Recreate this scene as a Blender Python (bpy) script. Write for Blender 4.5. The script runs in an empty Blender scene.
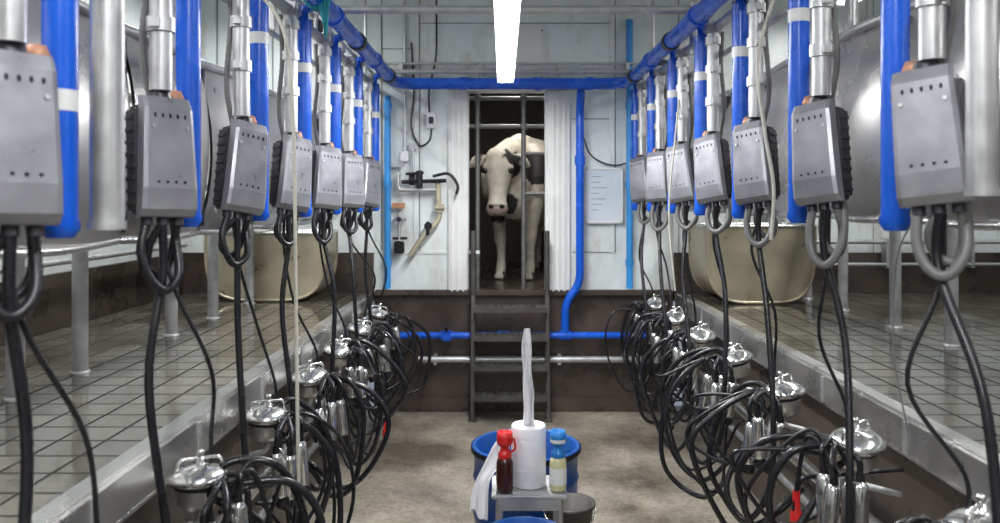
import bpy, bmesh, math, random
from mathutils import Vector, Matrix, noise
random.seed(7)
C=bpy.context
S=C.scene
# ------------------------------------------------------------------ materials
def nodes(name):
    m=bpy.data.materials.new(name); m.use_nodes=True
    nt=m.node_tree; b=nt.nodes['Principled BSDF']
    return m,nt,b
def simple(name,col,rough=.5,metal=0.,var=.12,scale=8.,bump=0.,coat=0.,emit=None,es=0,rvar=.1):
    m,nt,b=nodes(name)
    tc=nt.nodes.new('ShaderNodeTexCoord')
    n=nt.nodes.new('ShaderNodeTexNoise'); n.inputs['Scale'].default_value=scale; n.inputs['Detail'].default_value=5
    nt.links.new(tc.outputs['Object'],n.inputs['Vector'])
    r=nt.nodes.new('ShaderNodeMix'); r.data_type='RGBA'
    r.inputs[6].default_value=(*[max(0,c*(1-var*1.6)) for c in col],1)
    r.inputs[7].default_value=(*[min(1,c*(1+var)) for c in col],1)
    nt.links.new(n.outputs['Fac'],r.inputs[0]); nt.links.new(r.outputs[2],b.inputs['Base Color'])
    mr=nt.nodes.new('ShaderNodeMapRange'); mr.inputs['From Min'].default_value=.3; mr.inputs['From Max'].default_value=.7
    mr.inputs['To Min'].default_value=max(.02,rough-rvar); mr.inputs['To Max'].default_value=min(1,rough+rvar)
    nt.links.new(n.outputs['Fac'],mr.inputs['Value']); nt.links.new(mr.outputs[0],b.inputs['Roughness'])
    b.inputs['Metallic'].default_value=metal
    if coat: b.inputs['Coat Weight'].default_value=coat
    if emit: b.inputs['Emission Color'].default_value=(*emit,1); b.inputs['Emission Strength'].default_value=es
    if bump:
        bp=nt.nodes.new('ShaderNodeBump'); bp.inputs['Strength'].default_value=bump; bp.inputs['Distance'].default_value=.01
        nt.links.new(n.outputs['Fac'],bp.inputs['Height']); nt.links.new(bp.outputs[0],b.inputs['Normal'])
    return m
GALV=simple('galvanised_steel',(.58,.585,.59),.42,.7,.26,14)
DGALV=simple('weathered_gate_steel',(.22,.22,.21),.5,.6,.3,14)
STEEL=simple('stainless_steel',(.64,.63,.61),.28,.88,.25,3,.08)
PANEL=simple('rump_panel_steel',(.60,.59,.575),.30,.84,.3,2.2,.15)
POL=simple('polished_steel',(.84,.84,.82),.17,.95,.2,24,rvar=.08)
PLATE=simple('worn_plate',(.34,.345,.375),.36,.5,.22,12)
BLUE=simple('blue_plastic_pipe',(.010,.115,.70),.25,0,.15,6)
LBLUE=simple('light_blue_pipe',(.04,.30,.74),.4,0,.15,6)
BLUEB=simple('blue_barrel_plastic',(.006,.075,.33),.33,0,.2,5)
BLACK=simple('black_rubber',(.013,.013,.017),.30,0,.2,12)
DARK=simple('dark_plastic',(.032,.032,.042),.42,0,.2,12)
GREYR=simple('grey_hose',(.17,.17,.17),.45,0,.2,12)
WHITE=simple('white_plastic',(.78,.79,.78),.4,0,.06,8)
PAPER=simple('paper',(.88,.88,.92),.9,0,.03,30,.15)
RED=simple('red_plastic',(.65,.02,.02),.35,0,.1,8)
DRED=simple('iodine_liquid',(.05,.012,.012),.15,0,.1,8)
AMBER=simple('pale_liquid',(.66,.62,.36),.15,0,.06,8)
CAPB=simple('cap_blue',(.02,.22,.62),.35,0,.1,8)
COPPER=simple('orange_fitting',(.50,.25,.15),.45,.2,.1,8)
DSTEEL=simple('dirty_dark_steel',(.10,.095,.085),.5,.4,.4,9,.2)
ROPE=simple('rope',(.62,.60,.52),.8,0,.15,60,.3)
TEAL=simple('teal_rope',(.03,.35,.42),.8,0,.15,60,.3)
BOARD=simple('notice_plastic',(.70,.77,.84),.2,0,.08,6)
HOUS=simple('lamp_housing',(.75,.76,.78),.4,0,.05,6)
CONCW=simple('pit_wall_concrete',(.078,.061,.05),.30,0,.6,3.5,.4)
TUBM=simple('stained_steel',(.50,.44,.32),.34,.5,.35,4,.1)
TAN=simple('brass_pipe',(.50,.45,.33),.45,.3,.2,10)
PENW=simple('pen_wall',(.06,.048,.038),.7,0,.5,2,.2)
HOOFM=simple('hoof_horn',(.04,.035,.03),.5)
EYE=simple('cow_eye',(.01,.008,.006),.08)
JOINT=simple('panel_joint',(.26,.27,.27),.5,0,.2,6)
TUBE=simple('lamp_tube',(1,1,1),.4,emit=(1,.99,.99),es=14)

def wallmat():
    m,nt,b=nodes('white_wall_panels')
    tc=nt.nodes.new('ShaderNodeTexCoord')
    n=nt.nodes.new('ShaderNodeTexNoise'); n.inputs['Scale'].default_value=1.7; n.inputs['Detail'].default_value=9; n.inputs['Roughness'].default_value=.7
    mp=nt.nodes.new('ShaderNodeMapping'); mp.inputs['Scale'].default_value=(2.2,2.2,.9)
    nt.links.new(tc.outputs['Object'],mp.inputs[0]); nt.links.new(mp.outputs[0],n.inputs['Vector'])
    cr=nt.nodes.new('ShaderNodeValToRGB')
    cr.color_ramp.elements[0].position=.30; cr.color_ramp.elements[0].color=(.44,.43,.35,1)
    cr.color_ramp.elements[1].position=.52; cr.color_ramp.elements[1].color=(.76,.81,.81,1)
    e=cr.color_ramp.elements.new(.42); e.color=(.66,.69,.67,1)
    nt.links.new(n.outputs['Fac'],cr.inputs[0]); nt.links.new(cr.outputs[0],b.inputs['Base Color'])
    b.inputs['Roughness'].default_value=.34
    return m
WALL=wallmat()
def concmat():
    m,nt,b=nodes('wet_concrete')
    tc=nt.nodes.new('ShaderNodeTexCoord')
    n=nt.nodes.new('ShaderNodeTexNoise'); n.inputs['Scale'].default_value=1.15; n.inputs['Detail'].default_value=9; n.inputs['Roughness'].default_value=.58
    n2=nt.nodes.new('ShaderNodeTexNoise'); n2.inputs['Scale'].default_value=45; n2.inputs['Detail'].default_value=4
    for q in (n,n2): nt.links.new(tc.outputs['Object'],q.inputs['Vector'])
    cr=nt.nodes.new('ShaderNodeValToRGB')
    cr.color_ramp.elements[0].position=.38; cr.color_ramp.elements[0].color=(.13,.112,.088,1)
    cr.color_ramp.elements[1].position=.60; cr.color_ramp.elements[1].color=(.42,.375,.305,1)
    nt.links.new(n.outputs['Fac'],cr.inputs[0]); 
    mx=nt.nodes.new('ShaderNodeMix'); mx.data_type='RGBA'; mx.blend_type='OVERLAY'; mx.inputs[0].default_value=.5
    nt.links.new(cr.outputs[0],mx.inputs[6]); nt.links.new(n2.outputs['Fac'],mx.inputs[7])
    nt.links.new(mx.outputs[2],b.inputs['Base Color'])
    mr=nt.nodes.new('ShaderNodeMapRange'); mr.inputs['From Min'].default_value=.44; mr.inputs['From Max'].default_value=.62
    mr.inputs['To Min'].default_value=.04; mr.inputs['To Max'].default_value=.28
    nt.links.new(n.outputs['Fac'],mr.inputs['Value']); nt.links.new(mr.outputs[0],b.inputs['Roughness'])
    bp=nt.nodes.new('ShaderNodeBump'); bp.inputs['Strength'].default_value=.12; bp.inputs['Distance'].default_value=.003
    nt.links.new(n2.outputs['Fac'],bp.inputs['Height']); nt.links.new(bp.outputs[0],b.inputs['Normal'])
    return m
CONC=concmat()
def tilemat():
    m,nt,b=nodes('wet_floor_tiles')
    tc=nt.nodes.new('ShaderNodeTexCoord')
    br=nt.nodes.new('ShaderNodeTexBrick'); br.offset=0; br.inputs['Scale'].default_value=1
    br.inputs['Brick Width'].default_value=.165; br.inputs['Row Height'].default_value=.165
    br.inputs['Mortar Size'].default_value=.007; br.inputs['Mortar Smooth'].default_value=.3
    br.inputs['Color1'].default_value=(.082,.076,.060,1); br.inputs['Color2'].default_value=(.135,.123,.10,1); br.inputs['Mortar'].default_value=(.018,.016,.014,1)
    nt.links.new(tc.outputs['Object'],br.inputs['Vector'])
    n=nt.nodes.new('ShaderNodeTexNoise'); n.inputs['Scale'].default_value=2.2; n.inputs['Detail'].default_value=7
    nt.links.new(tc.outputs['Object'],n.inputs['Vector'])
    mx=nt.nodes.new('ShaderNodeMix'); mx.data_type='RGBA'; mx.blend_type='OVERLAY'; mx.inputs[0].default_value=.6
    nt.links.new(br.outputs['Color'],mx.inputs[6]); nt.links.new(n.outputs['Fac'],mx.inputs[7]); nt.links.new(mx.outputs[2],b.inputs['Base Color'])
    mr=nt.nodes.new('ShaderNodeMapRange'); mr.inputs['From Min'].default_value=.38; mr.inputs['From Max'].default_value=.64
    mr.inputs['To Min'].default_value=.04; mr.inputs['To Max'].default_value=.24
    nt.links.new(n.outputs['Fac'],mr.inputs['Value'])
    ad=nt.nodes.new('ShaderNodeMath'); ad.operation='MULTIPLY_ADD'; ad.inputs[1].default_value=.45
    nt.links.new(br.outputs['Fac'],ad.inputs[0]); nt.links.new(mr.outputs[0],ad.inputs[2]); nt.links.new(ad.outputs[0],b.inputs['Roughness'])
    sp=nt.nodes.new('ShaderNodeMapRange'); sp.inputs['To Min'].default_value=.62; sp.inputs['To Max'].default_value=.1
    nt.links.new(br.outputs['Fac'],sp.inputs['Value']); nt.links.new(sp.outputs[0],b.inputs['Specular IOR Level'])
    n3=nt.nodes.new('ShaderNodeTexNoise'); n3.inputs['Scale'].default_value=7; n3.inputs['Detail'].default_value=3
    nt.links.new(tc.outputs['Object'],n3.inputs['Vector'])
    b1=nt.nodes.new('ShaderNodeBump'); b1.inputs['Strength'].default_value=.22; b1.inputs['Distance'].default_value=.008
    nt.links.new(n3.outputs['Fac'],b1.inputs['Height'])
    bp=nt.nodes.new('ShaderNodeBump'); bp.invert=True; bp.inputs['Strength'].default_value=.8; bp.inputs['Distance'].default_value=.005
    nt.links.new(br.outputs['Fac'],bp.inputs['Height']); nt.links.new(b1.outputs[0],bp.inputs['Normal']); nt.links.new(bp.outputs[0],b.inputs['Normal'])
    return m
TILE=tilemat()
def cowmat():
    m,nt,b=nodes('holstein_hide')
    tc=nt.nodes.new('ShaderNodeTexCoord')
    n=nt.nodes.new('ShaderNodeTexNoise'); n.inputs['Scale'].default_value=6; n.inputs['Detail'].default_value=3
    nt.links.new(tc.outputs['Object'],n.inputs['Vector'])
    last=None
    def mth(op,a,bv):
        q=nt.nodes.new('ShaderNodeMath'); q.operation=op
        for i,x in enumerate((a,bv)):
            if isinstance(x,(int,float)): q.inputs[i].default_value=x
            else: nt.links.new(x,q.inputs[i])
        return q.outputs[0]
    # hide patches of this animal (x,y,z,radius in body coordinates)
    for (x,y,z,r) in ((.24,-.66,1.10,.18),(.12,-.92,1.12,.12),(-.26,-.42,1.22,.2),(-.3,.1,.9,.35),(.36,.3,1.0,.34),(-.2,.85,1.2,.3),(.0,-.80,.74,.12),(.17,-1.08,1.20,.085),(-.2,-.58,.66,.13),(-.17,-1.06,1.17,.06)):
        d=nt.nodes.new('ShaderNodeVectorMath'); d.operation='DISTANCE'; d.inputs[1].default_value=(x,y,z)
        nt.links.new(tc.outputs['Object'],d.inputs[0])
        v=mth('SUBTRACT',d.outputs['Value'],r)
        last=v if last is None else mth('MINIMUM',last,v)
    v=mth('ADD',last,mth('MULTIPLY',mth('SUBTRACT',n.outputs['Fac'],.5),.30))
    mr=nt.nodes.new('ShaderNodeMapRange'); mr.inputs['From Min'].default_value=-.008; mr.inputs['From Max'].default_value=.008
    mr.inputs['To Min'].default_value=1; mr.inputs['To Max'].default_value=0; nt.links.new(v,mr.inputs['Value'])
    hair=nt.nodes.new('ShaderNodeTexNoise'); hair.inputs['Scale'].default_value=14; hair.inputs['Detail'].default_value=6
    nt.links.new(tc.outputs['Object'],hair.inputs['Vector'])
    w=nt.nodes.new('ShaderNodeMix'); w.data_type='RGBA'; w.inputs[6].default_value=(.32,.27,.20,1); w.inputs[7].default_value=(.80,.76,.67,1)
    nt.links.new(hair.outputs['Fac'],w.inputs[0])
    mx=nt.nodes.new('ShaderNodeMix'); mx.data_type='RGBA'; mx.inputs[7].default_value=(.02,.018,.018,1)
    nt.links.new(w.outputs[2],mx.inputs[6]); nt.links.new(mr.outputs[0],mx.inputs[0])
    nt.links.new(mx.outputs[2],b.inputs['Base Color']); b.inputs['Roughness'].default_value=.75
    bp=nt.nodes.new('ShaderNodeBump'); bp.inputs['Strength'].default_value=.3; bp.inputs['Distance'].default_value=.01
    nt.links.new(hair.outputs['Fac'],bp.inputs['Height']); nt.links.new(bp.outputs[0],b.inputs['Normal'])
    return m
COW=cowmat()
MUZ=simple('cow_muzzle',(.26,.19,.165),.4,0,.35,14)

# ------------------------------------------------------------------ mesh builder
def catmull(pts,n=8):
    pts=[Vector(p) for p in pts]; out=[]
    P=[pts[0]*2-pts[1]]+pts+[pts[-1]*2-pts[-2]]
    for i in range(1,len(P)-2):
        p0,p1,p2,p3=P[i-1],P[i],P[i+1],P[i+2]
        for k in range(n):
            t=k/n
            out.append(.5*((2*p1)+(-p0+p2)*t+(2*p0-5*p1+4*p2-p3)*t*t+(-p0+3*p1-3*p2+p3)*t**3))
    out.append(pts[-1]); return out
class B:
    def __init__(s): s.v=[];s.f=[];s.fm=[];s.sm=[];s.m=[]
    def mi(s,m):
        if m not in s.m: s.m.append(m)
        return s.m.index(m)
    def add(s,vs,fs,mat,smooth=False):
        o=len(s.v); s.v+= [Vector(v) for v in vs]; k=s.mi(mat)
        for f in fs: s.f.append([i+o for i in f]); s.fm.append(k); s.sm.append(smooth)
    def box(s,c,size,mat,rot=None,bev=0.,M=None):
        bm=bmesh.new(); bmesh.ops.create_cube(bm,size=1)
        bmesh.ops.scale(bm,vec=Vector(size),verts=bm.verts)
        if bev: bmesh.ops.bevel(bm,geom=bm.edges[:],offset=bev,segments=2,affect='EDGES')
        T=Matrix.Translation(Vector(c))
        if rot is not None: T=T@rot
        if M is not None: T=M@T
        bm.verts.index_update()
        s.add([T@v.co for v in bm.verts],[[v.index for v in f.verts] for f in bm.faces],mat); bm.free()
    def ring(s,pts,rs,mat,seg=10,cap=True,smooth=True):
        n=len(pts); vs=[]; fs=[]
        t0=(pts[1]-pts[0]).normalized()
        up=Vector((0,0,1)) if abs(t0.z)<.9 else Vector((1,0,0))
        nrm=t0.cross(up).normalized()
        for i,p in enumerate(pts):
            t=(pts[min(i+1,n-1)]-pts[max(i-1,0)])
            if t.length<1e-7: t=t0
            t.normalize(); nrm=(nrm-t*nrm.dot(t)).normalized(); bn=t.cross(nrm)
            for k in range(seg):
                a=2*math.pi*k/seg
                vs.append(p+(nrm*math.cos(a)+bn*math.sin(a))*rs[i])
        for i in range(n-1):
            for k in range(seg):
                a=i*seg+k;b_=i*seg+(k+1)%seg
                fs.append([a,b_,b_+seg,a+seg])
        s.add(vs,fs,mat,smooth)
        if cap:
            s.add([v for v in vs[:seg]],[list(range(seg))[::-1]],mat)
            s.add([v for v in vs[-seg:]],[list(range(seg))],mat)
    def cyl(s,a,b,r,mat,r2=None,seg=16):
        s.ring([Vector(a),Vector(b)],[r,r if r2 is None else r2],mat,seg)
    def tube(s,pts,r,mat,seg=9,n=7,curve=True):
        P=catmull(pts,n) if curve else [Vector(p) for p in pts]
        s.ring(P,[r]*len(P),mat,seg)
    def corr(s,pts,r,mat,n=26):
        P=catmull(pts,n)
        s.ring(P,[r*(1+.14*(i%2)) for i in range(len(P))],mat,10)
    def pipe(s,pts,r,mat,bend=.08,seg=14):
        pts=[Vector(p) for p in pts]; out=[pts[0]]
        for i in range(1,len(pts)-1):
            a=(pts[i-1]-pts[i]); b=(pts[i+1]-pts[i]); d=min(bend,a.length*.45,b.length*.45)
            A=pts[i]+a.normalized()*d; Bq=pts[i]+b.normalized()*d
            for k in range(7):
                t=k/6; out.append(A*(1-t)**2+pts[i]*2*t*(1-t)+Bq*t*t)
        out.append(pts[-1]); s.ring(out,[r]*len(out),mat,seg)
    def lathe(s,prof,o,mat,seg=24,M=None):
        T=Matrix.Translation(Vector(o))
        if M is not None: T=T@M
        vs=[];fs=[]
        for r,z in prof:
            for k in range(seg):
                a=2*math.pi*k/seg; vs.append(T@Vector((max(r,1e-4)*math.cos(a),max(r,1e-4)*math.sin(a),z)))
        for i in range(len(prof)-1):
            for k in range(seg):
                a=i*seg+k;b_=i*seg+(k+1)%seg; fs.append([a,b_,b_+seg,a+seg])
        s.add(vs,fs,mat,True)
    def grid(s,fn,nu,nv,mat,smooth=True):
        vs=[fn(i/nu,j/nv) for i in range(nu+1) for j in range(nv+1)]
        fs=[[i*(nv+1)+j,(i+1)*(nv+1)+j,(i+1)*(nv+1)+j+1,i*(nv+1)+j+1] for i in range(nu) for j in range(nv)]
        s.add(vs,fs,mat,smooth)
    def obj(s,name,origin=None,parent=None):
        if origin is None:
            lo=Vector([min(v[i] for v in s.v) for i in range(3)]);hi=Vector([max(v[i] for v in s.v) for i in range(3)])
            origin=(lo+hi)/2; origin.z=lo.z
        origin=Vector(origin)
        me=bpy.data.meshes.new(name); me.from_pydata([v-origin for v in s.v],[],s.f)
        for m in s.m: me.materials.append(m)
        me.polygons.foreach_set('material_index',s.fm); me.polygons.foreach_set('use_smooth',s.sm); me.update()
        o=bpy.data.objects.new(name,me); o.location=origin; C.collection.objects.link(o)
        if parent: o.parent=parent
        return o

# ------------------------------------------------------------------ layout (metres)
PL=-1.16; PR=1.53; PZ=1.06; YB=7.2; YF=-3.0; WL=-2.9; WR=4.6; CZ=3.9
b=B(); b.box(((PL+PR)/2,(YB+YF)/2,-.05),(PR-PL+.4,YB-YF+.3,.1),CONC); b.obj('floor')
b=B(); b.box(((WL+WR)/2,(YF+11)/2,CZ+.05),(WR-WL+.4,11-YF+.4,.1),WALL); b.obj('ceiling')
b=B(); b.box((WL-.1,(YF+YB)/2,CZ/2),(.2,YB-YF,CZ),WALL)
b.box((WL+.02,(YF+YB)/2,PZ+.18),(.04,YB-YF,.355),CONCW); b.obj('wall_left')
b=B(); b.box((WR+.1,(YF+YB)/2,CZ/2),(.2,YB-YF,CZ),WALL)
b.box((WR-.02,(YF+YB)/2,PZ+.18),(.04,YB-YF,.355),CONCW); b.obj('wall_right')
b=B(); b.box(((WL+WR)/2,YF-.1,CZ/2),(WR-WL+.4,.2,CZ),WALL); b.obj('wall_front')
b=B(); D0,D1,DT=-.31,.38,2.87
b.box(((WL+D0)/2,YB+.08,(PZ+CZ)/2),(D0-WL,.16,CZ-PZ),WALL)
b.box(((WR+D1)/2,YB+.08,(PZ+CZ)/2),(WR-D1,.16,CZ-PZ),WALL)
b.box(((D0+D1)/2,YB+.08,(DT+CZ)/2),(D1-D0,.16,CZ-DT),WALL)
for x in (-2.6,-2.1,-1.6,-1.12,-.78,.98,1.55,2.1,2.7,3.3,3.9):
    b.box((x,YB-.006,(PZ+.36+CZ)/2),(.045,.014,CZ-PZ-.36),WALL)
    b.box((x+.03,YB-.003,(PZ+.36+CZ)/2),(.008,.008,CZ-PZ-.36),JOINT)
for x0,x1,z in ((-1.1,-.8,3.25),(-.76,.96,3.48),(-1.1,-.5,1.42),(.62,.96,1.42),(.62,.96,2.62)):
    b.box(((x0+x1)/2,YB-.003,z),(x1-x0,.008,.008),JOINT)
b.box((-.66,YB-.004,PZ+.36),(.9,.012,.03),WALL)
b.box(((WL+PL)/2,YB-.02,PZ+.18),(PL-WL,.04,.355),CONCW)
b.box(((WR+PR)/2,YB-.02,PZ+.18),(WR-PR,.04,.355),CONCW)
b.obj('wall_back')
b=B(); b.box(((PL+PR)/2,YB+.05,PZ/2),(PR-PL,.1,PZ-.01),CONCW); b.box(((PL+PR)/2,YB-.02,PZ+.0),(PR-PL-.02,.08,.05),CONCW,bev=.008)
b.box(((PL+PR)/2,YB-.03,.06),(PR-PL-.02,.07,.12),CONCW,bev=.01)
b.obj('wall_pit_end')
b=B()
for x,w in ((-.405,.17),(.50,.20)):
    b.box((x,YB-.02,(PZ+2.95)/2),(w,.05,2.95-PZ),WHITE,bev=.006)
    for dx in (-.05,.0,.05): b.box((x+dx,YB-.05,(PZ+2.95)/2),(.016,.02,2.93-PZ),WHITE)
b.box((.05,YB-.02,2.91),(1.1,.05,.09),WHITE,bev=.006)
b.obj('trim_door')
b=B(); b.box((.18,YB-.012,3.2),(.42,.025,.5),HOUS,bev=.004); b.box((.18,YB-.026,3.2),(.36,.01,.44),WHITE); 
for x in (0.01,.35):
    for z in (2.99,3.41): b.cyl((x,YB-.03,z),(x,YB-.035,z),.008,DARK)
b.obj('hatch_panel')

for sgn,x0,x1 in ((-1,WL,PL),(1,PR,WR)):
    b=B(); b.box(((x0+x1)/2,(YB+YF)/2,PZ-.04),(x1-x0-.01,YB-YF-.01,.08),TILE)
    b.obj('floor_platform_left' if sgn<0 else 'floor_platform_right')
    e=PL if sgn<0 else PR
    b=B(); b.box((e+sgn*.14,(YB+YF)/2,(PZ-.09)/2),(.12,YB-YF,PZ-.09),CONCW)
    b.obj('wall_pit_left' if sgn<0 else 'wall_pit_right')
    b=B(); L=YB-YF-.3; yc=(YB+YF)/2-.05
    b.box((e+sgn*.02,yc,PZ+.012),(.07,L,.02),STEEL,bev=.004)
    b.box((e-sgn*.018,yc,PZ-.06),(.012,L,.14),STEEL,bev=.003)
    b.box((e-sgn*.0,yc,PZ-.125),(.05,L,.012),STEEL)
    for k in range(12):
        y=YF+.6+k*.77
        b.box((e-sgn*.027,y,PZ-.06),(.008,.03,.12),GALV)
    b.obj('platform_steel_kerb')
    b=B(); xm=e+sgn*.03
    b.cyl((xm,YF+.2,.52),(xm,YB-.15,.52),.035,STEEL); b.cyl((xm,YF+.2,.34),(xm,YB-.15,.34),.02,GALV)
    for k in range(7):
        y=.9+k*.95; b.box((xm+sgn*.03,y,.44),(.03,.03,.3),GALV)
    b.obj('milk_line_pipe')

# pen behind door
b=B(); b.box((.3,9.2,PZ-.05),(4,3.65,.1),CONCW); b.obj('floor_pen')
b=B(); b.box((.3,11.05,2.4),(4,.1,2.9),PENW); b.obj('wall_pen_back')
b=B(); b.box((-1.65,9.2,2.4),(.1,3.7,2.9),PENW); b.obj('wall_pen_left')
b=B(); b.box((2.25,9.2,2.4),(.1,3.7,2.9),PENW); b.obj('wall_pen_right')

b=B(); y=YB+.2
for x in (-.235,.19): b.cyl((x,y,PZ),(x,y,DT+.05),.022,DGALV)
for z in (2.83,2.57): b.cyl((D0-.02,y-.0,z),(D1+.02,y,z),.02,DGALV)
b.cyl((.19,y,2.32),(D1+.02,y,2.32),.016,DGALV); b.cyl((.19,y,1.95),(D1+.02,y,1.95),.016,DGALV)
for z in (2.83,2.57):
    for x in (-.235,.19): b.lathe([(.03,-.03),(.034,-.02),(.034,.02),(.03,.03)],(x,y,z),DGALV,14)
b.obj('cow_gate')

# stairs
b=B()
for x in (-.26,.385):
    b.pipe([(x,6.86,0),(x,6.98,1.06),(x,7.0,1.62)],.022,DSTEEL,.1)
    b.box((x,6.92,.53),(.03,.09,1.06),DSTEEL,rot=Matrix.Rotation(-math.atan2(.12,1.06),4,'X'))
    b.box((x,6.86,.012),(.07,.12,.02),DSTEEL)
for k,z in enumerate((.22,.47,.72,.96)):
    yc=6.85+k*.025; b.box((.0625,yc,z),(.62,.17,.022),DSTEEL)
    b.box((.0625,yc-.085,z-.012),(.62,.012,.045),DSTEEL)
    for j in range(9):
        for i in range(3): b.box((-.2+j*.066,yc-.05+i*.05,z+.014),(.035,.01,.006),DSTEEL,rot=Matrix.Rotation(.7*(1 if (i+j)%2 else -1),4,'Z'))
b.obj('steel_steps')

# ------------------------------------------------------------------ overhead pipes
b=B()
b.pipe([(-.93,-1.5,2.9),(-.93,6.95,2.9),(1.07,6.95,2.9),(1.07,-1.5,2.9)],.05,BLUE,.22,18)
for k in range(11):
    y=-.5+k*.7
    for x in (-.93,1.07):
        if y<6.8: b.cyl((x,y-.035,2.9),(x,y+.035,2.9),.06,BLUE if k%2 else DARK)
for x in (-.35,.3,.75): b.cyl((x-.03,6.95,2.9),(x+.03,6.95,2.9),.058,BLUE)
b.obj('blue_vacuum_main')
for x in (-1.10,1.2):
    b=B(); b.cyl((x,-1.5,2.86),(x,7.16,2.86),.028,GALV)
    b.cyl((x*1.02,-1.5,2.98),(x*1.02,7.16,2.98),.014,GALV)
    b.cyl((x*1.07,-1.5,2.74),(x*1.07,7.16,2.74),.016,GALV)
    for y in (.2,2.9,4.7,6.4): b.cyl((x,y,2.86),(x,y,CZ),.012,GALV)
    for k in range(9):
        y=1.2+k*.68; b.box((x*1.035,y,2.80),(.05,.03,.16),GALV,bev=.005); b.box((x*1.02,y+.2,2.93),(.07,.09,.07),DARK if k%2 else GALV,bev=.01)
    b.obj('overhead_rail')
b=B(); b.cyl((-1.12,5.0,3.08),(1.22,5.0,3.08),.026,GALV)
for x in (-1.1,1.2): b.cyl((x,5.0,2.8),(x,5.0,3.12),.034,GALV)
b.obj('overhead_crossbar')
b=B(); b.cyl((-1.12,7.05,3.02),(1.22,7.05,3.02),.022,GALV); b.cyl((-1.12,7.1,3.1),(1.22,7.1,3.1),.012,GALV)
for x in (-.9,-.2,.5,1.1): b.box((x,7.12,3.05),(.03,.14,.1),GALV)
b.obj('overhead_crossbar')
b=B(); yw=7.09
b.pipe([(.68,6.97,2.84),(.68,yw-.02,2.7),(.68,yw-.02,1.15),(.55,yw-.02,.98),(.55,yw,.69)],.036,BLUE,.1)
b.pipe([(-1.05,yw,.69),(1.35,yw,.69)],.03,BLUE)
for x in (-.5,.55,.0): b.cyl((x-.05,yw,.69),(x+.05,yw,.69),.042,BLUE)
b.cyl((-.5,yw,.69),(-.5,yw-.08,.78),.012,DARK); b.box((-.5,yw-.09,.79),(.12,.02,.02),DARK); b.box((-.5,yw-.02,.69),(.07,.07,.09),BLUE,bev=.01)
b.cyl((.68,yw-.02,2.2),(.68,yw-.02,2.28),.046,BLUE)
b.obj('blue_water_pipe')
b=B(); b.cyl((-.75,7.1,.475),(1.45,7.1,.475),.03,GALV); 
for x in (-.6,.5,1.2): b.box((x,7.12,.475),(.03,.08,.09),GALV)
b.obj('steel_water_pipe')
for x,z1 in ((-1.03,2.82),(1.13,3.5)):
    b=B(); b.cyl((x,7.14,1.1),(x,7.14,z1),.03,LBLUE)
    for z in (1.3,2.0,2.7): b.cyl((x,7.14,z),(x,7.14,z+.06),.038,LBLUE)
    b.obj('light_blue_downpipe')

b=B(); y=7.1
b.pipe([(-.93,y,2.12),(-.93,y,1.98),(-.58,y,1.98)],.02,GALV,.04)
b.pipe([(-.58,y,2.05),(-.56,y,1.72),(-.72,y-.03,1.55),(-.82,y-.03,1.4)],.024,TAN,.06)
b.cyl((-.83,y,2.07),(-.78,y,2.07),.05,BLACK); b.cyl((-.9,y,2.05),(-.5,y-.05,2.06),.018,BLACK)
b.cyl((-.74,y-.02,2.0),(-.74,y-.02,2.15),.03,BLACK); b.cyl((-.86,y-.03,2.12),(-.70,y-.03,2.13),.012,BLACK)
b.tube([(-.62,y-.02,2.1),(-.48,y-.04,2.12),(-.4,y-.04,2.02),(-.41,y-.04,1.94)],.014,BLACK)
b.cyl((-.56,y-.04,1.82),(-.56,y+.02,1.82),.045,TAN); b.cyl((-.6,y-.05,1.82),(-.52,y-.05,1.82),.014,TAN)
b.cyl((-.66,y-.06,1.66),(-.66,y+.04,1.66),.035,BLACK); b.box((-.66,y-.07,1.64),(.03,.015,.12),BLACK)
b.box((-.92,y,1.47),(.09,.06,.11),BLACK,bev=.01); b.cyl((-.92,y,1.5),(-.92,y,1.78),.014,GALV); b.cyl((-.98,y,1.55),(-.85,y,1.55),.012,BLACK)
b.cyl((-.98,y+.02,1.72),(-.86,y+.02,1.72),.016,GALV); b.cyl((-.92,y,1.72),(-.92,y-.05,1.72),.022,DARK)
b.box((-.93,y+.02,2.2),(.11,.04,.03),GALV); b.box((-.93,y+.02,1.84),(.11,.04,.05),COPPER)
b.cyl((-.8,y+.03,2.12),(-.8,y+.03,2.36),.012,GALV); b.box((-.8,y+.04,2.37),(.07,.05,.05),GALV)
b.obj('tap_manifold')
b=B(); b.box((-.64,YB-.04,2.6),(.09,.07,.14),HOUS,bev=.008); b.box((-.64,YB-.08,2.6),(.04,.02,.06),DARK,bev=.004)
b.tube([(-.64,YB-.03,2.53),(-.66,YB-.03,2.42),(-.75,YB-.03,2.38),(-.82,YB-.03,2.55),(-.8,YB-.03,2.85),(-.82,YB-.03,3.3)],.009,BLACK)
b.tube([(-.66,YB-.03,2.67),(-.66,YB-.03,2.9),(-.6,YB-.03,3.2),(-.6,YB-.03,3.88)],.009,BLACK)
b.cyl((-.88,YB-.03,2.3),(-.88,YB-.03,3.88),.013,GALV)
for z in (2.5,3.1,3.6): b.box((-.88,YB-.02,z),(.05,.035,.02),GALV)
b.box((-.88,YB-.035,2.28),(.07,.05,.09),HOUS,bev=.006)
b.obj('switch_box')
b=B(); b.box((.905,YB-.03,1.93),(.33,.02,.50),BOARD,bev=.004)
for z in (1.69,2.17): b.box((.905,YB-.045,z),(.33,.015,.018),WHITE)
for x in (.745,1.065): b.box((x,YB-.045,1.93),(.016,.015,.49),WHITE)
for k in range(7):
    w=.06+.12*random.random(); b.box((.79+w/2,YB-.042,2.1-k*.05),(w,.002,.004),GREYR)
b.obj('notice_board')
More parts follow.
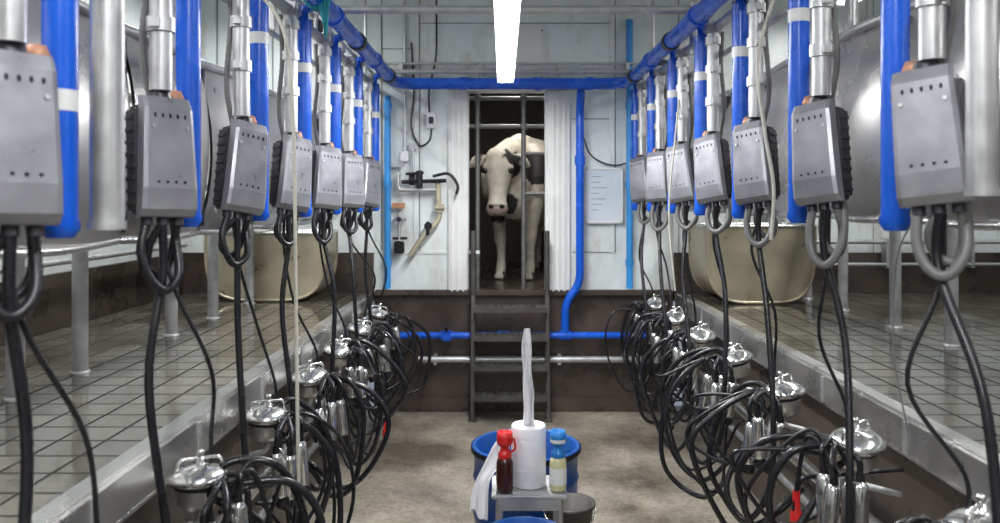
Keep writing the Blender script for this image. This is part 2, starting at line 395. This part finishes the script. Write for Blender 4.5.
b=B(); b.tube([(.72,YB-.04,2.45),(.78,YB-.04,2.3),(.9,YB-.05,2.22),(1.02,YB-.05,2.2),(1.1,YB-.04,2.22)],.007,BLACK); b.obj('hanging_cable')

# ------------------------------------------------------------------ splash panels
def panels(X,sgn,z0,z1,y0,n):
    b=B(); st=.77
    for k in range(n):
        ya=y0+k*st+.006; yb=y0+(k+1)*st-.006
        def fn(u,v):
            bulge=.06*math.sin(math.pi*min(1,v*1.05))**.7 + .010*math.sin(math.pi*u)+.008*math.sin(u*5+v*4+k)
            return Vector((X-sgn*bulge, ya+(yb-ya)*u, z0+(z1-z0)*v))
        b.grid(fn,12,16,PANEL)
        def fn2(u,v):
            p=fn(u,v); p.x+=sgn*.012; return p
        b.grid(fn2,12,16,PANEL)
        b.box((X+sgn*.0,y0+k*st,(z0+z1)/2),(.06,.014,z1-z0-.06),DARK)
        b.tube([(X,ya,z1),(X-sgn*.015,(ya+yb)/2,z1+.006),(X,yb,z1)],.02,GALV)
        b.tube([(X,ya,z0),(X-sgn*.015,(ya+yb)/2,z0-.012),(X,yb,z0)],.014,STEEL)
        for zz in (z0+.1,z1-.12): b.cyl((X-sgn*.055,ya+.06,zz),(X-sgn*.062,ya+.06,zz),.012,GALV)
    b.cyl((X+sgn*.09,y0,z1-.1),(X+sgn*.09,y0+n*st,z1-.1),.03,GALV)
    b.cyl((X+sgn*.09,y0,z0+.15),(X+sgn*.09,y0+n*st,z0+.15),.03,GALV)
    for k in (0,3,6,n): b.cyl((X+sgn*.12,y0+k*st,z0+.1),(X+sgn*.12,y0+k*st,CZ),.03,GALV)
    return b.obj('stainless_rump_panel')
panels(-1.42,-1,1.74,2.53,-.9,10)
panels(1.50,1,1.82,2.60,-.9,10)
for X,ys in ((-2.03,(2.2,3.33,3.84,4.9,5.6,6.4)),(2.55,(2.3,3.05,3.8,4.55,5.2,6.0,6.7))):
    b=B()
    for y in ys:
        b.cyl((X,y,PZ),(X,y,2.45),.036,GALV); b.lathe([(.046,0),(.046,.012),(.037,.014)],(X,y,PZ),GALV,16)
    b.cyl((X,ys[0]-.6,2.45),(X,7.1,2.45),.03,GALV); b.cyl((X,ys[0]-.6,1.98),(X,7.1,1.98),.024,GALV); b.obj('stall_divider_frame')
b=B(); b.cyl((WL+.12,.5,1.5),(WL+.12,7.0,1.5),.02,GALV); 
for k in range(6): b.box((WL+.08,1+k*1.1,1.5),(.12,.03,.03),GALV)
b.obj('guard_rail')
b=B(); b.cyl((1.7,7.08,1.52),(4.4,7.08,1.52),.02,GALV); b.cyl((1.7,7.08,1.32),(4.4,7.08,1.32),.016,GALV)
for k in range(4): b.box((1.9+k*.75,7.11,1.42),(.03,.1,.26),GALV)
b.obj('guard_rail')

def trough(xa,xb,y0,y1,z0,z1):
    b=B(); n=40; w=(xb-xa); h=z1-z0; xc=(xa+xb)/2
    def prof(t,ins=0):
        a=math.pi*(1+t); ca,sa=math.cos(a),math.sin(a); e=.5
        return xc+(w/2-ins)*math.copysign(abs(ca)**e,ca), z1-(h-ins)*abs(sa)**e
    b.grid(lambda u,v:Vector((prof(u)[0],y0+(y1-y0)*v,prof(u)[1])),n,1,TUBM)
    b.grid(lambda u,v:Vector((prof(u,.012)[0],y0+(y1-y0)*v,prof(u,.012)[1])),n,1,TUBM)
    for y in (y0,y1):
        ps=[Vector((prof(i/n)[0],y,prof(i/n)[1])) for i in range(n+1)]
        b.add(ps,[list(range(n+1))],TUBM)
        b.ring(ps,[.012]*len(ps),TUBM,8)
    b.pipe([(xa,y0,z1),(xb,y0,z1),(xb,y1,z1),(xa,y1,z1),(xa,y0+.01,z1)],.016,STEEL,.03)
    return b.obj('steel_trough')
trough(-2.42,-1.45,6.5,6.98,1.075,1.62)
trough(1.62,2.48,6.35,6.95,1.075,1.68)

# ------------------------------------------------------------------ control units, pipes, hoses
def control(x,y,z,s,k):
    yaw=math.radians(s*(48+random.uniform(-8,6))); roll=math.radians(random.uniform(-4,4)+ (5 if s>0 else -6))
    M=Matrix.Translation((x,y,z))@Matrix.Rotation(yaw,4,'Z')@Matrix.Rotation(roll,4,'Y')@Matrix.Rotation(math.radians(-6),4,'X')
    b=B()
    b.box((0,.012,-.005),(.178,.085,.34),DARK,bev=.014,M=M)
    pr=[(-.02,.192),(-.05,.188),(-.068,.150),(-.068,-.10),(-.060,-.165),(-.038,-.186),(-.02,-.188)]
    w=.088
    wd=lambda zz:w*(1.03-.17*(zz+.19)/.38+.0)
    vs=[]
    for (yy,zz) in pr:
        for xx in (-1,-.86,.86,1): vs.append(M@Vector((xx*wd(zz),yy+(.007 if abs(xx)==1 else 0),zz)))
    fs=[[4*i+j,4*i+j+1,4*i+j+5,4*i+j+4] for i in range(len(pr)-1) for j in range(3)]
    b.add(vs,fs,PLATE)
    for xx in (-1,1):
        q=[M@Vector((xx*wd(zz),yy+.007,zz)) for yy,zz in pr]+[M@Vector((xx*wd(-.14),-.02,-.14)),M@Vector((xx*wd(.15),-.02,.15))]
        b.add(q,[list(range(len(q)))],PLATE)
    def dot(cx,cz,rx,rz,yy=-.0695):
        b.add([M@Vector((cx+rx*math.cos(a*math.pi/5),yy,cz+rz*math.sin(a*math.pi/5))) for a in range(10)],[list(range(10))],BLACK)
    for i in range(5): dot(-.048+i*.024,.125,.0045,.008)
    for i in range(4): dot(-.042+i*.028,-.082,.005,.005)
    for xx in (-.055,.055): b.ring([M@Vector((xx,-.068,.09)),M@Vector((xx,-.073,.09))],[.007,.006],GALV,8)
    for i in range(8):
        for xx in (-1,1): b.box((xx*.088,.014,-.14+i*.038),(.012,.05,.012),DARK,M=M)
    b.box((0,.065,.05),(.08,.03,.2),GALV,M=M)
    t=M@Vector((0,0,.165)); b.cyl(t,t+Vector((0,0,.05)),.042,DARK,.032)
    for xx in (-.05,0,.05):
        a=M@Vector((xx,0,-.165)); c=M@Vector((xx,0,-.21)); b.cyl(a,c,.018,DARK)
    hm=BLACK if s>0 else GREYR; fn=b.tube if s>0 else b.corr
    sc=random.uniform(.75,1.08)
    def loop(pts,r):
        o=[]
        for p in pts:
            q=Vector(p); 
            if q.z<-.2: q.z=-.2+(q.z+.2)*sc; q.x*=random.uniform(.85,1.1)
            o.append(M@q)
        fn(o,r,hm)
    loop([(-.05,0,-.2),(-.068,-.005,-.29),(-.045,-.01,-.37),(.0,-.01,-.405),(.05,0,-.36),(.062,.02,-.27),(.045,.04,-.1)],.014)
    loop([(0,.0,-.2),(-.035,.03,-.27),(-.03,.05,-.335),(.02,.05,-.36),(.05,.04,-.3),(.052,.0,-.2)],.013)
    return b.obj('milking_control_unit'),M

def cluster(cx,cy,cz,s,start,k):
    b=B(); R=random.uniform
    J=lambda a:R(-a,a)
    T=Matrix.Rotation(J(.2)+.1,4,'X')@Matrix.Rotation(s*.14+J(.14),4,'Y')@Matrix.Scale(1.15,4)
    b.lathe([(0,.052),(.011,.052),(.013,.034),(.02,.03),(.05,.026),(.072,.012),(.086,-.002),(.086,-.014),(.080,-.02),(.06,-.024)],(cx,cy,cz),POL,30,T)
    b.lathe([(.068,-.016),(.073,-.024),(.070,-.032),(.062,-.036)],(cx,cy,cz),BLACK,24,T)
    b.lathe([(.062,-.03),(.060,-.075),(.04,-.095),(.0,-.1)],(cx,cy,cz),STEEL,24,T)
    b.lathe([(.0,.075),(.008,.073),(.012,.066),(.008,.056),(.006,.05)],(cx,cy,cz),POL,12,T)
    b.pipe([T@Vector(p)+Vector((cx,cy,cz)) for p in ((-.06,-.03,.0),(-.05,-.03,.05),(.05,.03,.05),(.06,.03,.0))],.006,POL,.02,8)
    b.pipe([(cx,cy,cz-.1),(cx,cy,cz-.16),(cx-s*.16,cy,cz-.2)],.012,GALV,.03)
    for i in range(4):
        px=cx+s*(.085+.075*(i//2)+J(.015)); py=cy+(-.20 if i%2 else -.10)+ (i//2)*.03+J(.015)
        zt=cz-.10+J(.035); tx,ty=J(.028)+s*.012,J(.025)
        top=Vector((px,py,zt)); bot=Vector((px+tx,py+ty,zt-.19))
        b.ring([top+(bot-top)*t for t in (0,.04,.1,.5,.9,.96,1)],[.017,.024,.028,.028,.026,.026,.018],POL,14)
        b.ring([bot,bot+(bot-top).normalized()*.012,bot+(bot-top).normalized()*.035],[.029,.031,.026],BLACK,12)
        b.ring([top,top+Vector((0,0,.03))],[.016,.013],BLACK,10)
        b.tube([top+Vector((0,0,.02)),top+Vector((s*.008,0,.08)),(cx+s*.105,(py+cy)/2,cz+.01),(cx+s*.055,cy+(py-cy)*.3,cz-.045)],.0105,BLACK)
    for i in range(3):
        r=R(.16,.40); d=R(.28,.78); dy=R(-.08,.24); kx=J(.07)
        b.tube([(cx+s*.09,cy-.03+J(.05),cz-.1),(cx+s*(.14+J(.02)),cy+dy*.3,cz+J(.05)-.02),(cx+s*(r*.85+kx),cy+dy,cz-.12+J(.07)),(cx+s*(r+kx),cy+dy*1.2,cz-d*.55+J(.07)),
                (cx+s*(r*.7),cy+dy+J(.06),cz-d),(cx+s*(.12+J(.06)),cy+dy*.5,cz-d+J(.09)),(cx+s*(.04+J(.04)),cy+J(.08),cz-d*.6),(cx-s*.04,cy+J(.05),cz-d*.35-.12)],.0085,BLACK)
    for i in range(2):
        r=R(.24,.42); d=R(.5,.82); dy=R(-.1,.22); 
        b.tube([(cx,cy,cz-.07),(cx+s*(.1+J(.03)),cy+dy*.3,cz-.0+J(.05)),(cx+s*r*.75,cy+dy*.8,cz-.08+J(.06)),(cx+s*r,cy+dy,cz-d*.45+J(.08)),(cx+s*r*(.82+J(.14)),cy+dy,cz-d*.85),
                (cx+s*r*.4,cy+dy*.6,cz-d-J(.04)),(cx+s*.02,cy,cz-d*.8),(cx-s*.11,cy+.05,.54)],.014,BLACK,10)
    b.obj('milking_cluster')
    b=B(); a=Vector(start)
    e=Vector((cx+s*(.0+J(.02)) if s>0 else cx+s*.12,cy-.24+J(.04),cz-.12))
    b.tube([a,a+Vector((s*.0,.0,-.16)),a.lerp(e,.5)+Vector((s*(-.0+J(.05)),J(.05),0)),e,e+Vector((s*.02,.02,-.28)),e+Vector((s*.10,.08,-.42)),e+Vector((s*.16,.15,-.28)),(cx+s*.1,cy-.02,cz-.12),(cx+s*.03,cy,cz-.08)],.0135,BLACK,9)
    a2=a+Vector((-s*.03,.03,0)); e2=Vector((cx+s*.02,cy+.05,cz-.02))
    b.tube([a2,a2+Vector((s*(.03+J(.03)),0,-.2)),a2.lerp(e2,.55)+Vector((s*(.05+J(.08)),J(.08),0)),e2+Vector((0,0,.14)),e2],.007,BLACK,8)
    b.obj('long_milk_hose')

def risers(x,y,z,s,k,band):
    b=B()
    b.cyl((x,y,z+.215),(x,y,2.86),.034,GALV)
    for zz in (2.42,2.60,2.76): b.cyl((x,y,zz),(x,y,zz+.045),.043,GALV); b.box((x-s*.0,y-.045,zz+.022),(.03,.03,.03),GALV)
    b.box((x,y,2.86),(.09,.09,.07),GALV,bev=.01)
    b.corr([(x-s*.05,y+.05,z+.18),(x-s*.07,y+.03,z+.35),(x-s*.05,y+.02,z+.6),(x-s*.06,y+.02,2.84)],.011,GREYR,18)
    b.obj('vacuum_riser_pipe')
    b=B(); xb=x+s*.028; yb=y+.15
    b.cyl((xb,yb,1.84),(xb,yb,2.84),.040,BLUE,seg=20)
    b.cyl((xb,yb,band),(xb,yb,band+.05),.0412,WHITE,seg=20)
    b.ring([Vector((xb,yb,1.84)),Vector((xb,yb,1.82)),Vector((xb,yb,1.80))],[.044,.044,.03],BLUE,16)
    b.pipe([(xb,yb,2.82),(xb,yb,2.9),(-.93 if s>0 else 1.07,yb,2.92)],.022,BLUE,.03)
    b.lathe([(0,-.03),(.02,-.025),(.03,0),(.02,.025),(0,.03)],(xb-s*.02,yb-.06,z+.2),COPPER,12)
    b.obj('blue_riser_pipe')

YL=[1.75+.775*k for k in range(7)]; YR=[2.2+.765*k for k in range(7)]
for k,y in enumerate(YL):
    _,M=control(-1.08,y,2.02,1,k); risers(-1.08,y,2.02,1,k,2.1 if k==0 else 2.56)
    cluster(-1.02,2.69+.77*(k-1) if k>=1 else 1.92,.965,1,M@Vector((.0,0,-.21)),k)
for k,y in enumerate(YR):
    _,M=control(1.18,y,2.06,-1,k); risers(1.18,y,2.06,-1,k,2.58)
    cluster(1.29,2.92+.77*(k-1) if k else 2.15,1.015,-1,M@Vector((0,0,-.21)),k)
for x,y,z in ((-.94,1.9,1.82),(1.21,2.02,1.9)):
    b=B(); b.cyl((x,y,z),(x,y,3.2),.038,GALV,seg=20); b.cyl((x,y,z),(x,y,z+.02),.042,GALV); b.cyl((x,y,2.86),(x,y,2.94),.05,GALV); b.obj('stall_frame_pipe')

# ropes
b=B(); b.tube([(-1.1,3.3,2.83),(-.9,3.25,2.6),(-.84,3.2,2.2),(-.83,3.2,1.6),(-.82,3.2,.9),(-.81,3.2,.5)],.0075,ROPE,8,10); b.obj('hanging_rope')
b=B(); b.tube([(1.2,3.5,2.83),(1.1,3.45,2.5),(1.11,3.4,2.2),(1.15,3.4,1.95),(1.14,3.4,1.72)],.008,ROPE,8,10); b.obj('hanging_rope')
b=B(); b.tube([(1.2,5.3,2.83),(1.12,5.2,2.3),(1.08,5.2,1.8),(1.12,5.2,1.3)],.006,ROPE,8,10); b.obj('hanging_rope')
b=B(); b.tube([(1.35,2.6,1.85),(1.28,2.6,1.7),(1.27,2.6,1.4),(1.32,2.6,1.12)],.003,GREYR,6,10); b.obj('thin_cable')
b=B()
for j in range(4):
    b.tube([(-.9+.01*j,4.0,2.98),(-.91+.015*j,3.96,2.9),(-.9+.01*j,3.95,2.83-.03*j),(-.89,4.0,2.76-.02*j)],.007,TEAL,7)
b.cyl((-.93,3.96,2.9),(-.93,4.04,2.9),.062,TEAL); b.obj('twine_wrap')
for (x,y,z) in ((1.1,3.0,.80),(-.79,5.4,.42)):
    b=B(); b.ring([Vector((x,y,z)),Vector((x,y,z-.07)),Vector((x,y,z-.08)),Vector((x,y,z-.13))],[.014,.014,.022,.022],RED,14)
    b.pipe([(x,y,z),(x+.02,y,z+.05),(1.5 if x>0 else -1.12,y,z+.08)],.009,BLACK,.03)
    b.obj('red_spray_nozzle')

# ------------------------------------------------------------------ barrel, stand, bottles
bx,by=.125,4.38
b=B(); hs=.56/.665
b.lathe([(r,z*hs) for r,z in [(.0,.01),(.25,.01),(.275,.03),(.282,.2),(.29,.22),(.282,.24),(.282,.44),(.29,.46),(.282,.48),(.283,.60),(.297,.62),(.299,.655),(.285,.665),(.272,.655),(.270,.2),(.26,.03),(0,.025)]],(bx,by,0),BLUEB,40)
b.lathe([(.3,.525),(.303,.54),(.3,.553)],(bx,by,0),BLACK,40)
b.obj('blue_barrel')
b=B(); sx,sy,sz=.115,3.6,.61
b.box((sx,sy,sz-.012),(.33,.26,.022),GALV,bev=.006)
for dx in (-.13,.13):
    for dy in (-.1,.1): b.cyl((sx+dx,sy+dy,sz-.02),(sx+dx*1.1,sy+dy*1.1,0),.016,GALV)
for dy in (-.11,.11): b.box((sx,sy+dy,.3),(.29,.016,.025),GALV)
for dx in (-.138,.138): b.box((sx+dx,sy,.3),(.016,.22,.025),GALV)
b.box((sx,sy-.12,sz-.045),(.27,.012,.05),GALV)
b.obj('bottle_stand')
rx,ry=.115,3.6; sz+=.001
b=B()
b.lathe([(.02,.0),(.07,.0),(.078,.006),(.078,.262),(.074,.27),(.022,.27),(.02,.24),(.02,.0)],(rx,ry,sz),PAPER,36)
for q in range(3): b.lathe([(.0785,.08+q*.07),(.0789,.083+q*.07),(.0785,.086+q*.07)],(rx,ry,sz),PAPER,36)
def mk(rot):
    def strip(u,v):
        z=.2+.50*u; w=(.023+.003*math.sin(u*17))*(1-.35*u**3)
        a=rot+.5*math.sin(u*3); x=(v-.5)*2*w; q=.010*math.sin(v*9+u*6)
        return Vector((rx-.004+.005*math.sin(u*6)+x*math.cos(a)-q*math.sin(a),ry+x*math.sin(a)+q*math.cos(a),sz+z))
    return strip
for rot in (.0,.8,1.6,2.4): b.grid(mk(rot),24,10,PAPER)
b.obj('paper_towel_roll')
# loose sheet hanging from the roll, fanning over the stand's left edge
b=B()
Lp=catmull([(rx-.085,3.665,sz+.23),(-.035,3.66,sz+.17),(-.085,3.65,sz+.08),(-.135,3.63,sz-.02),(-.15,3.60,sz-.12)],8)
Rp=catmull([(rx-.07,3.60,sz+.24),(.035,3.60,sz+.18),(-.0,3.60,sz+.09),(-.058,3.58,sz+.02),(-.068,3.54,sz-.14)],8)
def drape(u,v):
    i=int(round(u*32)); a=Lp[i]; c=Rp[i]
    p=a.lerp(c,v); p.y-=.012*math.sin(v*12+u*2)*(.3+u); p.z+=.012*math.sin(v*7)*u
    return p
b.grid(drape,32,16,PAPER)
b.obj('white_paper_cloth')
def bottle(x,y,body,cap):
    b=B(); z=sz
    b.lathe([(0,.002),(.033,.002),(.037,.01),(.037,.125),(.034,.138),(.024,.150)],(x,y,z),body,24)
    b.lathe([(.022,.143),(.030,.147),(.030,.168),(.022,.175),(.018,.19),(.022,.198),(.030,.203),(.036,.235),(.034,.262),(.028,.262),(.024,.225),(0,.222)],(x,y,z),cap,24)
    b.lathe([(.0345,.212),(.036,.22),(.0365,.228)],(x,y,z),WHITE if cap is CAPB else cap,24)
    b.lathe([(.0374,.03),(.0378,.032),(.0378,.10),(.0374,.102)],(x,y,z),WHITE if cap is CAPB else body,24)
    b.tube([(x+.02,y,z+.17),(x+.045,y-.01,z+.19),(x+.04,y-.01,z+.235)],.005,cap,8)
    b.obj('teat_dip_bottle')
bottle(.008,3.515,DRED,RED); bottle(.243,3.53,AMBER,CAPB)
def bucket(x,y,r,h,mat,name):
    b=B()
    b.lathe([(0,.0),(r*.8,.0),(r*.82,.01),(r,h-.02),(r+.012,h-.015),(r+.012,h),(r-.006,h),(r*.8,.02),(0,.015)],(x,y,0),mat,32)
    b.tube([(x-r-.01,y,h-.03),(x-r*.9,y-r*.7,h-.06),(x,y-r*1.15,h-.1),(x+r*.9,y-r*.7,h-.06),(x+r+.01,y,h-.03)],.004,POL,7)
    b.obj(name)
bucket(.32,3.87,.115,.43,DSTEEL,'metal_bucket')
bucket(.09,3.2,.155,.56,BLUEB,'blue_bucket')

# ------------------------------------------------------------------ cow
def cow():
    b=B(); X=Vector((1,0,0))
    def loft(rings,seg=20,rotM=None):
        n=len(rings); vs=[]; fs=[]
        cs=[Vector(r[0]) for r in rings]
        for i,(c,rx,ry) in enumerate(rings):
            t=(cs[min(i+1,n-1)]-cs[max(i-1,0)]).normalized(); side=(X-t*X.dot(t)).normalized(); up=side.cross(t)
            for k in range(seg):
                a=2*math.pi*k/seg; p=cs[i]+side*math.cos(a)*rx+up*math.sin(a)*ry
                vs.append(rotM@p if rotM else p)
        for i in range(n-1):
            for k in range(seg):
                p=i*seg+k;q=i*seg+(k+1)%seg; fs.append([p,q,q+seg,p+seg])
        fs.append(list(range(seg))[::-1]); fs.append([ (n-1)*seg+k for k in range(seg)])
        b.add(vs,fs,COW,True)
    loft([((0,-.82,1.01),.09,.13),((0,-.75,.98),.21,.29),((0,-.6,.99),.28,.39),((0,-.35,1.0),.33,.42),((0,0,.98),.38,.45),((0,.3,.97),.40,.45),((0,.6,1.01),.36,.4),((0,.8,1.1),.29,.30),((0,.93,1.14),.18,.2),((0,.98,1.14),.08,.1)],28)
    loft([((0,-.62,1.30),.08,.09),((0,-.4,1.36),.13,.12),((0,-.1,1.38),.11,.08),((0,.5,1.41),.08,.05),((0,.75,1.4),.12,.06)],12)
    for sx_ in (-1,1):
        loft([((sx_*.20,.7,1.36),.07,.06),((sx_*.23,.78,1.33),.08,.08),((sx_*.22,.9,1.28),.05,.06)],10)
        loft([((sx_*.15,-.42,1.32),.07,.09),((sx_*.24,-.48,1.2),.09,.14),((sx_*.27,-.55,1.0),.09,.15),((sx_*.24,-.58,.83),.08,.12)],12)
    loft([((0,-.48,1.12),.21,.31),((0,-.70,1.14),.18,.28),((0,-.86,1.15),.15,.22),((0,-1.00,1.17),.125,.155),((0,-1.07,1.18),.08,.10)],20)
    loft([((0,-.62,.84),.05,.13),((0,-.82,.83),.032,.12),((0,-.9,.93),.025,.09)],10)
    HR=Matrix.Translation((0,-1.0,1.20))@Matrix.Rotation(math.radians(16),4,'Z')@Matrix.Scale(1.14,4)@Matrix.Translation((0,1.0,-1.25))
    loft([((0,-1.00,1.31),.05,.05),((0,-1.02,1.285),.10,.09),((0,-1.05,1.23),.118,.12),((0,-1.09,1.14),.124,.125),((0,-1.13,1.05),.100,.108),((0,-1.17,.96),.078,.088),((0,-1.20,.89),.074,.078),((0,-1.23,.84),.088,.078),((0,-1.25,.80),.088,.065),((0,-1.255,.77),.06,.04)],22,HR)
    loft([((0,-.99,1.10),.085,.11),((0,-1.04,1.0),.07,.09),((0,-1.11,.88),.05,.055),((0,-1.17,.80),.045,.038)],14,HR)
    for s_ in (-1,1):
        pts=[Vector((s_*.095,-1.01,1.23)),Vector((s_*.14,-1.00,1.235)),Vector((s_*.19,-1.01,1.225)),Vector((s_*.235,-1.03,1.20)),Vector((s_*.265,-1.04,1.175))]
        vs=[];fs=[];rr=[(.03,.028),(.055,.022),(.064,.018),(.045,.018),(.014,.012)]
        for p,(h,d) in zip(pts,rr):
            for k in range(12):
                a=2*math.pi*k/12; vs.append(HR@(p+Vector((0,math.cos(a)*d,math.sin(a)*h))))
        for i in range(4):
            for k in range(12):
                p=i*12+k;q=i*12+(k+1)%12; fs.append([p,q,q+12,p+12])
        fs.append(list(range(12))[::-1]); fs.append([48+k for k in range(12)])
        b.add(vs,fs,COW,True)
        loft([((s_*.088,-1.12,1.20),.02,.02),((s_*.105,-1.135,1.165),.03,.03),((s_*.097,-1.15,1.115),.018,.018)],10,HR)
        loft([((s_*.17,-.42,1.1),.10,.17),((s_*.185,-.5,.85),.12,.16),((s_*.185,-.53,.68),.09,.11),((s_*.17,-.53,.52),.064,.075),((s_*.16,-.54,.40),.064,.066),((s_*.155,-.53,.34),.050,.052),((s_*.155,-.52,.2),.042,.044),((s_*.155,-.53,.12),.052,.054),((s_*.155,-.545,.07),.048,.052),((s_*.155,-.56,.045),.056,.064),((s_*.155,-.57,.0),.062,.074)],14)
        loft([((s_*.17,.7,1.15),.12,.22),((s_*.21,.62,.9),.13,.2),((s_*.2,.62,.72),.10,.14),((s_*.19,.74,.56),.06,.085),((s_*.185,.82,.47),.045,.06),((s_*.18,.82,.38),.04,.046),((s_*.18,.79,.2),.036,.038),((s_*.18,.78,.12),.046,.048),((s_*.18,.76,.06),.045,.05),((s_*.18,.74,.0),.058,.07)],14)
    loft([((0,.3,.62),.10,.06),((0,.42,.56),.17,.12),((0,.58,.56),.17,.13),((0,.7,.66),.1,.08)],14)
    loft([((0,.94,1.32),.04,.04),((0,1.02,1.24),.03,.03),((0,1.05,1.0),.022,.022),((0,1.05,.7),.02,.02),((0,1.05,.55),.04,.04),((0,1.05,.38),.015,.015)],10)
    o=b.obj('holstein_cow',origin=(0,0,0))
    rm=o.modifiers.new('r','REMESH'); rm.mode='VOXEL'; rm.voxel_size=.015; rm.use_smooth_shade=True
    sm=o.modifiers.new('s','SMOOTH'); sm.factor=.5; sm.iterations=6
    e=B()
    for s_ in (-1,1):
        T=HR@Matrix.Translation(Vector((s_*.106,-1.165,1.135)))
        e.lathe([(.026*math.sin(a*math.pi/8),-.026*math.cos(a*math.pi/8)) for a in range(9)],(0,0,0),EYE,16,T)
        T=HR@Matrix.Translation(Vector((s_*.042,-1.312,.845)))@Matrix.Diagonal((1,.6,.8,1))
        e.lathe([(.02*math.sin(a*math.pi/6),-.02*math.cos(a*math.pi/6)) for a in range(7)],(0,0,0),EYE,12,T)
    e.obj('eyes_and_nostrils',origin=(0,0,0),parent=o)
    e=B(); T=HR@Matrix.Translation((0,-1.258,.825))@Matrix.Rotation(.4,4,'X')@Matrix.Diagonal((1.17,.74,.74,1))
    e.lathe([(.079*math.sin(a*math.pi/12),-.079*math.cos(a*math.pi/12)) for a in range(13)],(0,0,0),MUZ,24,T)
    e.obj('muzzle',origin=(0,0,0),parent=o)
    e=B()
    for s_ in (-1,1):
        for (x,y) in ((.155,-.565),(.18,.745)):
            for q in (-.026,.026): e.ring([Vector((s_*x+q,y,.075)),Vector((s_*x+q,y-.015,.0))],[.026,.036],HOOFM,12)
    e.obj('hooves',origin=(0,0,0),parent=o)
    return o
cw=cow(); cw.rotation_euler=(0,0,math.radians(-20)); cw.location=(.32,8.88,PZ); cw.scale=(1.04,1.04,1.04)

# ------------------------------------------------------------------ lamps: central pit fixture, plus added fill lamps
def lamp(x,y0,y1,z,w,power,col=(.985,.99,.98),hw=.062):
    b=B(); L=y1-y0; yc=(y0+y1)/2
    prof=[(-hw,.0),(-hw*.8,.03),(-hw*.5,.06),(hw*.5,.06),(hw*.8,.03),(hw,.0)]
    vs=[]
    for (px,pz) in prof:
        for yy in (y0,y1): vs.append((x+px,yy,z+pz))
    b.add(vs,[[2*i,2*i+1,2*i+3,2*i+2] for i in range(5)],HOUS)
    for yy in (y0,y1): b.add([(x+px,yy,z+pz) for px,pz in prof],[list(range(6))],HOUS)
    for dx in (-.028,.028): b.cyl((x+dx,y0+.04,z+.012),(x+dx,y1-.04,z+.012),.019,TUBE,seg=12)
    for yy in (y0+.3,y1-.3): b.cyl((x,yy,z+.06),(x,yy,CZ),.005,GALV)
    o=b.obj('fluorescent_or_fill_lamp')
    ld=bpy.data.lights.new('tube_or_fill_light','AREA'); ld.shape='RECTANGLE'; ld.size=w; ld.size_y=L-.1; ld.energy=power; ld.color=col
    lo=bpy.data.objects.new('tube_or_fill_light',ld); C.collection.objects.link(lo); lo.location=(x,yc,z-.012)
    lo.parent=o; lo.matrix_parent_inverse=Matrix.Translation(-o.location)
    return o
lamp(.02,3.5,6.2,2.8,.09,76)
lamp(.1,-1.2,1.6,3.4,.12,84,hw=.09)  # added fill lamp above and behind the camera, out of view
lamp(-2.1,.3,2.9,3.5,.12,32,hw=.09); lamp(-2.1,4.0,6.6,3.5,.12,36,hw=.09)  # added fill lamps to brighten the left platform side
lamp(2.8,.3,2.9,3.5,.12,34,hw=.09); lamp(2.8,4.0,6.6,3.5,.12,38,hw=.09)  # added fill lamps to brighten the right platform side
lamp(.1,7.45,8.6,3.5,.12,17,col=(1,.94,.86),hw=.09)  # added warm fill lamp, hidden above the doorway, lights pen and cow

w=bpy.data.worlds.new('world'); S.world=w; w.use_nodes=True
w.node_tree.nodes['Background'].inputs[0].default_value=(.75,.85,1,1); w.node_tree.nodes['Background'].inputs[1].default_value=.3
# ------------------------------------------------------------------ camera
cd=bpy.data.cameras.new('camera'); cam=bpy.data.objects.new('camera',cd); C.collection.objects.link(cam)
cam.location=(0,0,1.89); cam.rotation_euler=(math.radians(90),0,0)
cd.sensor_width=36; cd.lens=28.8; cd.shift_x=-.003; cd.shift_y=-.0615
cd.dof.use_dof=True; cd.dof.focus_distance=4.3; cd.dof.aperture_fstop=2.4
S.camera=cam
S.view_settings.view_transform='Standard'; S.view_settings.look='None'; S.view_settings.exposure=0
